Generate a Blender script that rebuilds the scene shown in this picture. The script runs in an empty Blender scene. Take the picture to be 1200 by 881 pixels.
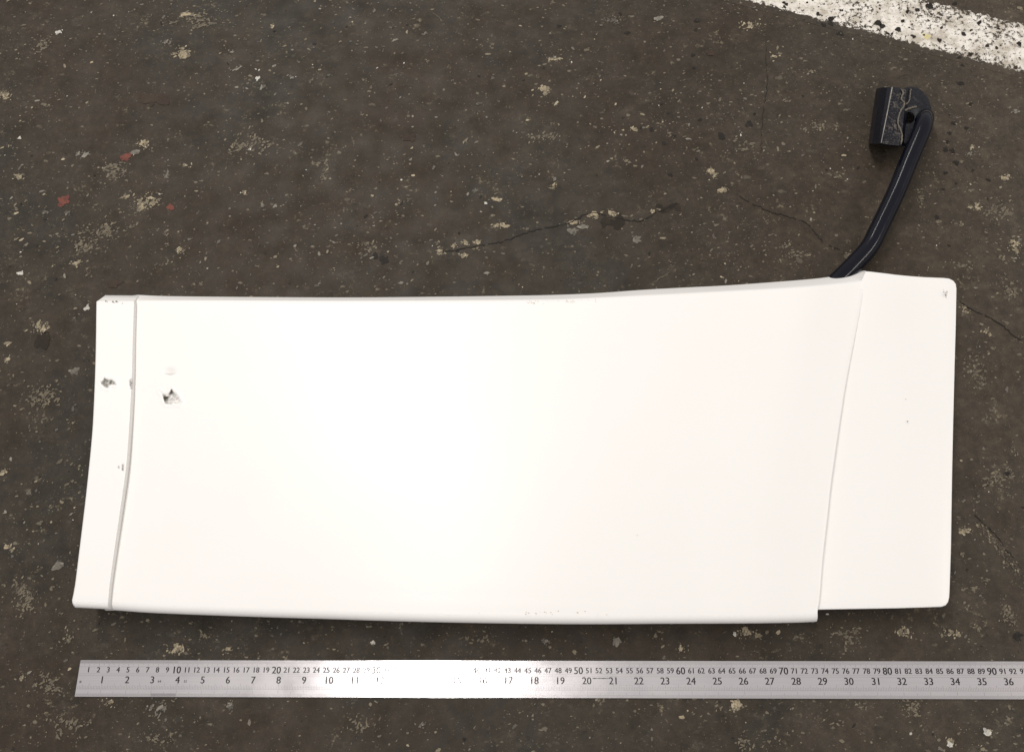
import bpy, bmesh, math, random
from mathutils import Vector, Matrix
from mathutils import noise as mnoise

random.seed(7)
S = bpy.context.scene
COL = S.collection
R = math.radians

# ------------------------------------------------------------------ camera
CAM_H = 0.892
CAM_A, CAM_B = R(19.62), R(1.875)
cd = bpy.data.cameras.new('camera')
cam = bpy.data.objects.new('camera', cd)
COL.objects.link(cam)
cam.location = (0, 0, CAM_H)
cam.rotation_euler = (CAM_A, CAM_B, 0)
cd.sensor_width = 36.0
cd.lens = 30.0
cd.clip_start = 0.01
cd.clip_end = 100
S.camera = cam
CAM_M = Matrix.Rotation(CAM_B, 3, 'Y') @ Matrix.Rotation(CAM_A, 3, 'X')

# ------------------------------------------------------------------ light
w = bpy.data.worlds.new('World')
S.world = w
w.use_nodes = True
bgn = w.node_tree.nodes['Background']
bgn.inputs[0].default_value = (1.0, 0.955, 0.94, 1)
bgn.inputs[1].default_value = 0.52


def tube_light(name, loc, length, width, power, color, rotz=0.0):
    l = bpy.data.lights.new(name, 'AREA')
    l.shape = 'RECTANGLE'
    l.size = width
    l.size_y = length
    l.energy = power
    l.color = color
    o = bpy.data.objects.new(name, l)
    COL.objects.link(o)
    o.location = loc
    o.rotation_euler = (0, 0, rotz)      # area lamps shine along -Z
    return o


tube_light('ceiling_tube_lamp', (-0.45, 0.25, 2.75), 1.7, 0.075, 22, (1.0, 0.968, 0.925))
tube_light('ceiling_tube_lamp', (-0.80, 2.3, 2.75), 3.0, 0.24, 58, (1.0, 0.968, 0.92))
tube_light('ceiling_tube_lamp', (3.3, 0.1, 2.75), 1.6, 0.10, 34, (1.0, 0.93, 0.85))

S.view_settings.view_transform = 'Standard'
S.view_settings.look = 'None'
S.view_settings.gamma = 1
S.view_settings.exposure = 0.0
S.view_settings.use_curve_mapping = False

# ------------------------------------------------------------------ helpers
F_PX, CX, CY = 1000.0, 600.0, 440.5


def P(px, py, z=0.0):
    """point of the photograph (1200 x 881) -> the place at height z"""
    d = CAM_M @ Vector(((px - CX) / F_PX, (CY - py) / F_PX, -1.0))
    t = (z - CAM_H) / d.z
    return Vector((d.x * t, d.y * t, z))


def mesh_obj(name, verts, faces, mat, parent=None, smooth=False, cols=None, fl=None):
    me = bpy.data.meshes.new(name)
    me.from_pydata([tuple(v) for v in verts], [], faces)
    me.update()
    if mat:
        me.materials.append(mat)
    if smooth:
        me.polygons.foreach_set('use_smooth', [True] * len(me.polygons))
    if cols:
        a = me.color_attributes.new('tint', 'FLOAT_COLOR', 'POINT')
        flat = []
        for c in cols:
            flat += [c[0], c[1], c[2], 1.0]
        a.data.foreach_set('color', flat)
    if fl:
        a = me.attributes.new('damage_shade', 'FLOAT', 'POINT')
        a.data.foreach_set('value', fl)
    o = bpy.data.objects.new(name, me)
    COL.objects.link(o)
    if parent:
        o.parent = parent
        o.matrix_parent_inverse = Matrix.Translation(-parent.matrix_world.translation) if False else parent_inv(parent)
    return o


def parent_inv(p):
    m = Matrix.Identity(4)
    chain = []
    q = p
    while q:
        chain.append(q)
        q = q.parent
    for q in reversed(chain):
        m = m @ q.matrix_parent_inverse @ q.matrix_basis
    return m.inverted()


def thing(name, label, cat, loc):
    o = bpy.data.objects.new(name, None)
    COL.objects.link(o)
    o.location = loc
    o['label'] = label
    o['category'] = cat
    o.empty_display_size = 0.05
    return o


def lerp(a, b, t):
    return a + (b - a) * t


def sstep(a, b, x):
    t = max(0.0, min(1.0, (x - a) / (b - a)))
    return t * t * (3 - 2 * t)


def curve_at(pts, t):
    """polyline with Catmull-Rom, t in 0..1 by chord length"""
    L = [0.0]
    for a, b in zip(pts, pts[1:]):
        L.append(L[-1] + math.dist(a, b))
    s = t * L[-1]
    i = 0
    while i < len(pts) - 2 and s > L[i + 1]:
        i += 1
    k = (s - L[i]) / max(1e-9, L[i + 1] - L[i])
    p0 = pts[max(0, i - 1)]; p1 = pts[i]; p2 = pts[i + 1]; p3 = pts[min(len(pts) - 1, i + 2)]
    out = []
    for d in range(len(p1)):
        m1 = (p2[d] - p0[d]) / 2 if i > 0 else (p2[d] - p1[d])
        m2 = (p3[d] - p1[d]) / 2 if i + 2 < len(pts) else (p2[d] - p1[d])
        k2, k3 = k * k, k * k * k
        out.append((2 * k3 - 3 * k2 + 1) * p1[d] + (k3 - 2 * k2 + k) * m1 + (-2 * k3 + 3 * k2) * p2[d] + (k3 - k2) * m2)
    return out


def curve_x(pts, x):
    """y of a polyline that is a function of x"""
    for a, b in zip(pts, pts[1:]):
        if x <= b[0]:
            return lerp(a[1], b[1], (x - a[0]) / (b[0] - a[0]))
    return pts[-1][1]


# ------------------------------------------------------------------ materials
class NT:
    def __init__(self, tree):
        self.t = tree

    def n(self, typ, ins=None, **props):
        nd = self.t.nodes.new(typ)
        for k, v in props.items():
            setattr(nd, k, v)
        for k, v in (ins or {}).items():
            s = nd.inputs[k]
            if hasattr(v, 'is_output') or isinstance(v, bpy.types.NodeSocket):
                self.t.links.new(v, s)
            else:
                s.default_value = v
        return nd

    def math(self, op, a, b=0.0, clamp=False):
        return self.n('ShaderNodeMath', {0: a, 1: b}, operation=op, use_clamp=clamp).outputs[0]

    def step(self, x, lo, hi):
        nd = self.n('ShaderNodeMapRange', {0: x, 1: lo, 2: hi, 3: 0.0, 4: 1.0}, interpolation_type='SMOOTHSTEP')
        return nd.outputs[0]

    def rng(self, x, a, b, c, d):
        return self.n('ShaderNodeMapRange', {0: x, 1: a, 2: b, 3: c, 4: d}).outputs[0]

    def mix(self, f, a, b, mode='MIX'):
        nd = self.n('ShaderNodeMix', data_type='RGBA', blend_type=mode)
        for i, v in ((0, f), (6, a), (7, b)):
            s = nd.inputs[i]
            if isinstance(v, bpy.types.NodeSocket):
                self.t.links.new(v, s)
            else:
                s.default_value = (*v, 1.0) if isinstance(v, tuple) and len(v) == 3 else v
        return nd.outputs[2]

    def noise(self, vec, scale, detail=3.0, rough=0.55, dist=0.0):
        nd = self.n('ShaderNodeTexNoise', {'Vector': vec, 'Scale': scale, 'Detail': detail, 'Roughness': rough, 'Distortion': dist})
        return nd.outputs[0]

    def voro(self, vec, scale):
        return self.n('ShaderNodeTexVoronoi', {'Vector': vec, 'Scale': scale, 'Randomness': 1.0})

    def sep(self, c):
        return self.n('ShaderNodeSeparateColor', {0: c}).outputs


def new_mat(name):
    m = bpy.data.materials.new(name)
    m.use_nodes = True
    t = m.node_tree
    return m, NT(t), t.nodes['Principled BSDF']


def floor_color(N):
    """worn, oil-darkened concrete: returns colour, height"""
    geo = N.n('ShaderNodeNewGeometry').outputs['Position']
    wn = N.n('ShaderNodeTexNoise', {'Vector': geo, 'Scale': 160.0, 'Detail': 3.0})
    off = N.n('ShaderNodeVectorMath', {0: wn.outputs['Color'], 1: (0.5, 0.5, 0.5)}, operation='SUBTRACT').outputs[0]
    off = N.n('ShaderNodeVectorMath', {0: off, 'Scale': 0.006}, operation='SCALE').outputs[0]
    wp = N.n('ShaderNodeVectorMath', {0: geo, 1: off}, operation='ADD').outputs[0]
    # chips are dragged along one direction: stretch the domain
    mp = N.n('ShaderNodeMapping', {'Vector': wp, 'Rotation': (0, 0, R(-28)), 'Scale': (0.72, 1.25, 1.0)}).outputs[0]
    sp = N.n('ShaderNodeSeparateXYZ', {0: geo}).outputs

    big = N.noise(geo, 3.1, 3)
    mid = N.noise(geo, 11.0, 5, 0.6)
    col = N.mix(N.step(big, 0.38, 0.62), (0.0350, 0.0255, 0.0168), (0.0310, 0.0266, 0.0198))
    col = N.mix(N.step(mid, 0.38, 0.68), col, (0.0400, 0.0310, 0.0217))
    # paler tone towards the right, broken up by noise
    pale_mix = N.math('MULTIPLY', N.step(N.math('ADD', sp[0], N.math('MULTIPLY', N.noise(geo, 5.0, 4), 0.5)), 0.42, 0.95), 0.55)
    col = N.mix(pale_mix, col, (0.085, 0.068, 0.050))
    m0 = N.noise(wp, 34, 6, 0.7)
    k0 = N.rng(m0, .28, .72, .66, 1.34)
    col = N.mix(1.0, col, N.n('ShaderNodeCombineColor', {0: k0, 1: k0, 2: k0}).outputs[0], 'MULTIPLY')
    # thin scuffed film, paler
    sc = N.math('MULTIPLY', N.step(N.noise(mp, 55.0, 6, 0.72), 0.52, 0.74), N.step(N.noise(geo, 8.0, 4, .6), .42, .66))
    col = N.mix(N.math('MULTIPLY', sc, 0.50), col, (0.120, 0.102, 0.078))
    m1 = N.noise(geo, 120, 6, 0.7)
    col = N.mix(1.0, col, N.n('ShaderNodeCombineColor', {0: N.rng(m1, .25, .75, .62, 1.38), 1: N.rng(m1, .25, .75, .63, 1.37), 2: N.rng(m1, .25, .75, .64, 1.34)}).outputs[0], 'MULTIPLY')
    fine = N.noise(geo, 900, 3, 0.7)
    fr = N.rng(fine, .25, .75, .72, 1.30)
    col = N.mix(1.0, col, N.n('ShaderNodeCombineColor', {0: fr, 1: fr, 2: fr}).outputs[0], 'MULTIPLY')

    dens = N.noise(geo, 6.5, 4, 0.6)                # where the surface is more worn
    dn = N.step(dens, 0.40, 0.66)
    height = N.math('MULTIPLY', m1, 0.35)

    def flecks(scale, thr_lo, thr_hi, rmax, strength, c1, c2, soft=0.10):
        nonlocal col, height
        v = N.voro(mp, scale)
        c = N.sep(v.outputs['Color'])
        thr = N.rng(dn, 0, 1, thr_hi, thr_lo)
        on = N.math('GREATER_THAN', c[1], thr)
        rad = N.math('MULTIPLY', N.math('POWER', c[0], 1.6), rmax)
        rad = N.math('ADD', rad, 0.10)
        msk = N.step(N.math('SUBTRACT', rad, v.outputs['Distance']), -0.02, soft)
        msk = N.math('MULTIPLY', N.math('MULTIPLY', msk, on), N.math('ADD', N.math('MULTIPLY', c[2], 0.7), 0.3))
        cc = N.mix(c[2], c1, c2)
        col = N.mix(N.math('MULTIPLY', msk, strength), col, cc)
        height = N.math('ADD', height, N.math('MULTIPLY', msk, -0.5))

    flecks(700, 0.62, 0.84, 0.36, 0.60, (0.125, 0.110, 0.088), (0.25, 0.22, 0.165))
    flecks(330, 0.62, 0.88, 0.36, 0.75, (0.110, 0.098, 0.080), (0.25, 0.215, 0.155))
    flecks(165, 0.72, 0.94, 0.34, 0.62, (0.105, 0.095, 0.080), (0.22, 0.19, 0.14), 0.16)
    flecks(85, 0.84, 0.97, 0.30, 0.50, (0.095, 0.086, 0.072), (0.17, 0.145, 0.105), 0.20)
    flecks(230, 0.88, 0.94, 0.30, 0.70, (0.022, 0.018, 0.015), (0.030, 0.024, 0.020))
    # broken cream patches
    pm = N.step(N.noise(geo, 24.0, 5, 0.65), 0.57, 0.68)
    pf = N.step(N.noise(wp, 170.0, 7, 0.74), 0.53, 0.62)
    col = N.mix(N.math('MULTIPLY', N.math('MULTIPLY', pm, pf), 0.75), col, (0.235, 0.198, 0.130))
    # greasy darker blotches
    gm = N.step(N.noise(geo, 17.0, 4, 0.6), 0.60, 0.75)
    col = N.mix(N.math('MULTIPLY', gm, 0.55), col, (0.031, 0.026, 0.021))
    return geo, col, height


FC = bpy.data.node_groups.new('worn_concrete', 'ShaderNodeTree')
FC.interface.new_socket('Color', in_out='OUTPUT', socket_type='NodeSocketColor')
FC.interface.new_socket('Height', in_out='OUTPUT', socket_type='NodeSocketFloat')
_g = NT(FC)
_geo, _c, _h = floor_color(_g)
_o = FC.nodes.new('NodeGroupOutput')
FC.links.new(_c, _o.inputs[0])
FC.links.new(_h, _o.inputs[1])


def mat_floor():
    m, N, b = new_mat('worn_concrete')
    g = N.n('ShaderNodeGroup')
    g.node_tree = FC
    N.t.links.new(g.outputs[0], b.inputs['Base Color'])
    bp = N.n('ShaderNodeBump', {'Height': g.outputs[1], 'Strength': 0.6, 'Distance': 0.0016})
    N.t.links.new(bp.outputs[0], b.inputs['Normal'])
    geo = N.n('ShaderNodeNewGeometry').outputs['Position']
    N.t.links.new(N.rng(N.noise(geo, 30, 4), 0.3, 0.7, 0.5, 0.78), b.inputs['Roughness'])
    b.inputs['Specular IOR Level'].default_value = 0.25
    return m


def mat_tint(name, rough=0.75, grain=600):
    m, N, b = new_mat(name)
    at = N.n('ShaderNodeAttribute', attribute_name='tint').outputs['Color']
    geo = N.n('ShaderNodeNewGeometry').outputs['Position']
    f = N.rng(N.noise(geo, grain, 4, 0.7), .25, .75, .62, 1.35)
    c = N.mix(1.0, at, N.n('ShaderNodeCombineColor', {0: f, 1: f, 2: f}).outputs[0], 'MULTIPLY')
    N.t.links.new(c, b.inputs['Base Color'])
    b.inputs['Roughness'].default_value = rough
    b.inputs['Specular IOR Level'].default_value = 0.3
    return m


def mat_line(p0, p1, half):
    """worn road-marking paint; p0->p1 is the centre line, half its half width"""
    m, N, b = new_mat('worn_white_paint')
    g = N.n('ShaderNodeGroup')
    g.node_tree = FC
    geo = N.n('ShaderNodeNewGeometry').outputs['Position']
    d = (p1 - p0).normalized()
    nrm = Vector((-d.y, d.x, 0))
    rel = N.n('ShaderNodeVectorMath', {0: geo, 1: tuple(p0)}, operation='SUBTRACT').outputs[0]
    dist = N.n('ShaderNodeVectorMath', {0: rel, 1: tuple(nrm)}, operation='DOT_PRODUCT').outputs['Value']
    edge = N.math('SUBTRACT', half, N.math('ABSOLUTE', dist))
    edge = N.math('ADD', edge, N.math('MULTIPLY', N.math('SUBTRACT', N.noise(geo, 110, 5, 0.7), 0.5), 0.020))
    em = N.step(edge, -0.0004, 0.0008)
    wear = N.noise(geo, 190, 6, 0.72)
    wl = N.noise(geo, 14, 3)
    # more worn along the edges and in patches
    thr = N.math('ADD', N.rng(wl, .35, .7, .36, .50), N.math('MULTIPLY', N.step(edge, 0.012, 0.0), 0.06))
    hole = N.step(N.math('SUBTRACT', wear, thr), -0.025, 0.055)
    mask = N.math('MULTIPLY', em, hole)
    dirt = N.noise(geo, 45, 5, 0.65)
    pc = N.mix(N.step(dirt, 0.40, 0.66), (0.80, 0.765, 0.70), (0.46, 0.415, 0.345))
    pc = N.mix(N.math('MULTIPLY', N.step(N.noise(geo, 420, 3, 0.7), 0.5, 0.72), 0.4), pc, (0.33, 0.29, 0.235))
    c = N.mix(mask, g.outputs[0], pc)
    N.t.links.new(c, b.inputs['Base Color'])
    bp = N.n('ShaderNodeBump', {'Height': N.math('ADD', g.outputs[1], N.math('MULTIPLY', mask, 0.6)), 'Strength': 0.6, 'Distance': 0.0016})
    N.t.links.new(bp.outputs[0], b.inputs['Normal'])
    b.inputs['Roughness'].default_value = 0.6
    b.inputs['Specular IOR Level'].default_value = 0.3
    return m


def mat_white():
    m, N, b = new_mat('white_gelcoat')
    geo = N.n('ShaderNodeNewGeometry').outputs['Position']
    at = N.n('ShaderNodeAttribute', attribute_name='damage_shade').outputs['Fac']
    n1 = N.noise(geo, 9, 4)
    base = N.mix(N.step(n1, .35, .7), (0.855, 0.842, 0.822), (0.848, 0.834, 0.813))
    # faint grime film
    n2 = N.noise(geo, 60, 5, 0.7)
    base = N.mix(N.math('MULTIPLY', N.step(n2, .62, .85), 0.04), base, (0.55, 0.5, 0.42))
    n3 = N.noise(geo, 420, 5, 0.7)
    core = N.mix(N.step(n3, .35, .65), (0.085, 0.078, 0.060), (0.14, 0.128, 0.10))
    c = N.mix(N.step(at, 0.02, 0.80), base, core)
    N.t.links.new(c, b.inputs['Base Color'])
    N.t.links.new(N.rng(at, 0, 0.6, 0.34, 0.9), b.inputs['Roughness'])
    bp = N.n('ShaderNodeBump', {'Height': N.noise(geo, 240, 3), 'Strength': 0.06, 'Distance': 0.001})
    N.t.links.new(bp.outputs[0], b.inputs['Normal'])
    b.inputs['Specular IOR Level'].default_value = 0.45
    return m


def mat_black(name='black_powder_coat', pale_mix=0.0, rough=0.14):
    m, N, b = new_mat(name)
    geo = N.n('ShaderNodeNewGeometry').outputs['Position']
    c = N.mix(N.noise(geo, 35, 4), (0.0035, 0.0042, 0.0085), (0.006, 0.007, 0.0125))
    if pale_mix:
        d = N.step(N.noise(geo, 130, 6, 0.72), 0.50, 0.74)
        d2 = N.step(N.noise(geo, 600, 3, 0.7), 0.52, 0.68)
        up = N.step(N.n('ShaderNodeSeparateXYZ', {0: N.n('ShaderNodeNewGeometry').outputs['True Normal']}).outputs[2], .75, .93)
        d = N.math('MULTIPLY', d, up)
        d2 = N.math('MULTIPLY', d2, N.math('ADD', N.math('MULTIPLY', up, .85), .15))
        c = N.mix(N.math('MULTIPLY', N.math('ADD', N.math('MULTIPLY', d, 0.65), N.math('MULTIPLY', d2, 0.5)), pale_mix), c, (0.20, 0.175, 0.145))
        N.t.links.new(N.rng(d, 0, 1, rough, 0.75), b.inputs['Roughness'])
    else:
        N.t.links.new(N.rng(N.noise(geo, 80, 4, .6), 0.3, 0.7, rough * .8, rough * 1.5), b.inputs['Roughness'])
    N.t.links.new(c, b.inputs['Base Color'])
    bp = N.n('ShaderNodeBump', {'Height': N.noise(geo, 140, 2), 'Strength': 0.12 if pale_mix else 0.0, 'Distance': 0.001})
    N.t.links.new(bp.outputs[0], b.inputs['Normal'])
    b.inputs['Specular IOR Level'].default_value = 0.24 if not pale_mix else 0.30
    return m


def mat_plain(name, col, rough=0.8, metal=0.0):
    m, N, b = new_mat(name)
    geo = N.n('ShaderNodeNewGeometry').outputs['Position']
    f = N.rng(N.noise(geo, 300, 4, 0.7), .25, .75, .7, 1.3)
    c = N.mix(1.0, col, N.n('ShaderNodeCombineColor', {0: f, 1: f, 2: f}).outputs[0], 'MULTIPLY')
    N.t.links.new(c, b.inputs['Base Color'])
    b.inputs['Roughness'].default_value = rough
    b.inputs['Metallic'].default_value = metal
    return m


def mat_steel(name, lo, hi, rough=0.145, aniso=0.72):
    m, N, b = new_mat(name)
    tc = N.n('ShaderNodeTexCoord').outputs['Object']
    mp = N.n('ShaderNodeMapping', {'Vector': tc, 'Scale': (14.0, 2600.0, 1.0)}).outputs[0]
    br = N.noise(mp, 1.0, 3, 0.6)
    sm = N.noise(tc, 22, 5, 0.65)
    c = N.mix(N.step(br, .3, .7), lo, hi)
    c = N.mix(N.math('MULTIPLY', N.step(sm, .48, .75), 0.30), c, tuple(x * 0.72 for x in lo))
    N.t.links.new(c, b.inputs['Base Color'])
    b.inputs['Metallic'].default_value = 1.0
    N.t.links.new(N.rng(sm, .3, .7, rough * 0.85, rough * 1.2), b.inputs['Roughness'])
    b.inputs['Anisotropic'].default_value = aniso
    tn = N.n('ShaderNodeTangent', direction_type='UV_MAP')
    N.t.links.new(tn.outputs[0], b.inputs['Tangent'])
    return m


M_FLOOR = mat_floor()
M_FLECK = mat_tint('exposed_aggregate')
M_WHITE = mat_white()
M_BLACK = mat_black()
M_DUSTY = mat_black('dusty_black_steel', 1.0, 0.3)
M_WELD = mat_plain('dusty_weld', (0.135, 0.12, 0.097), 0.85)
M_STEEL = mat_steel('brushed_steel', (0.77, 0.74, 0.755), (0.85, 0.82, 0.835))
M_INK = mat_steel('etched_black', (0.045, 0.043, 0.042), (0.06, 0.057, 0.055), 0.22, 0.6)
M_INKL = mat_steel('etched_fine', (0.26, 0.25, 0.25), (0.30, 0.29, 0.28), 0.22, 0.6)
M_CHIP = mat_plain('chipped_paint', (0.17, 0.155, 0.125), 0.9)
M_SMUDGE = mat_plain('grey_smudge', (0.50, 0.48, 0.44), 0.8)

# ------------------------------------------------------------------ floor
fl = mesh_obj('floor', [(-4, -4, 0), (4, -4, 0), (4, 4, 0), (-4, 4, 0)], [(0, 1, 2, 3)], M_FLOOR)
fl['kind'] = 'structure'
fl['label'] = 'dark worn concrete floor flecked with pale chips and cracks'

# white bay line, top right: centre line from traced edges
e0, e1 = P(852, -5, 0), P(1200, 85, 0)            # near edge
f0, f1 = P(1040, -3, 0), P(1200, 22, 0)           # far edge
dl = (e1 - e0).normalized()
nl = Vector((-dl.y, dl.x, 0))
wd = ((f0 - e0).dot(nl) + (f1 - e0).dot(nl)) / 2
c0 = e0 + nl * wd / 2
half = abs(wd) / 2
ov = half + 0.010
nseg = 30
vs, fs = [], []
for i in range(nseg + 1):
    q = c0 + dl * lerp(-2.2, 1.8, i / nseg)
    vs += [q - nl * ov + Vector((0, 0, .0002)), q + nl * ov + Vector((0, 0, .0002))]
    if i:
        k = 2 * i
        fs.append((k - 2, k, k + 1, k - 1))
ln = mesh_obj('painted_line', vs, fs, mat_line(c0, c0 + dl, half))
ln['kind'] = 'structure'
ln['label'] = 'worn white painted bay line crossing the corner of the floor'


# flecks: chips of aggregate and old paint lying bare in the surface
class Flecks:
    def __init__(self):
        self.v, self.f, self.c = [], [], []
        self.k = 0

    def add(self, x, y, rx, ry, ang, col, z=None, jag=0.35, n=None):
        n = n or random.choice((5, 6, 7, 8))
        self.k += 1
        if z is None:
            z = 0.00025 + (self.k % 60) * 0.000006
        b = len(self.v)
        ca, sa = math.cos(ang), math.sin(ang)
        j = random.uniform(0.9, 1.1)
        col = tuple(c * j for c in col)
        for i in range(n):
            t = 2 * math.pi * (i + random.uniform(-.3, .3)) / n
            r = 1 + random.uniform(-jag, jag)
            u, v = rx * r * math.cos(t), ry * r * math.sin(t)
            self.v.append((x + u * ca - v * sa, y + u * sa + v * ca, z))
            self.c.append(col)
        self.f.append(tuple(range(b, b + n)))

    def cluster(self, px, py, w, h, kind, dens=1.0):
        """patch of chips w x h photo pixels wide"""
        c = P(px, py)
        k = (P(px + 1, py) - c).length
        rx, ry = w * k / 2, h * k / 2
        ang0 = random.gauss(0.5, 0.4)
        pal = PAL[kind]
        area = w * h
        # a few broken plates with crumbs thrown round them
        seeds = [(random.gauss(0, .38), random.gauss(0, .38)) for _ in range(max(2, int(area / 50)))]
        for i in range(max(2, int(area / (26 if kind != 'd' else 34) * dens))):
            sx, sy = random.choice(seeds)
            s = random.uniform(.8, 1.9) * k * (1.2 if kind != 'd' else .9)
            self.add(c.x + rx * (sx + random.gauss(0, .12)), c.y + ry * (sy + random.gauss(0, .12)), s * random.uniform(1, 2.1), s * .8, ang0 + random.gauss(0, .5), random.choice(pal[1:]), jag=.5, n=9)
        for i in range(max(4, int(area / (6.5 if kind != 'd' else 17) * dens))):
            sx, sy = random.choice(seeds)
            x = c.x + rx * (sx + random.gauss(0, .50))
            y = c.y + ry * (sy + random.gauss(0, .50))
            s = (.2 + .95 * random.random() ** 2) * k
            self.add(x, y, s * random.uniform(1, 2.2), s, ang0 + random.gauss(0, .8), random.choice(pal))

    def solid(self, px, py, w, h, kind, ang=0.0):
        """one larger chip with crumbs at its rim"""
        c = P(px, py)
        k = (P(px + 1, py) - c).length
        pal = PAL[kind]
        self.add(c.x, c.y, w * k / 2, h * k / 2, ang, pal[0], n=11, jag=.28)
        for i in range(4):
            a = random.uniform(0, 6.283)
            s = random.uniform(.15, .3) * k * (w + h) / 2
            self.add(c.x + math.cos(a) * w * k * .5, c.y + math.sin(a) * h * k * .5, s * 1.3, s, a, random.choice(pal))


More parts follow.
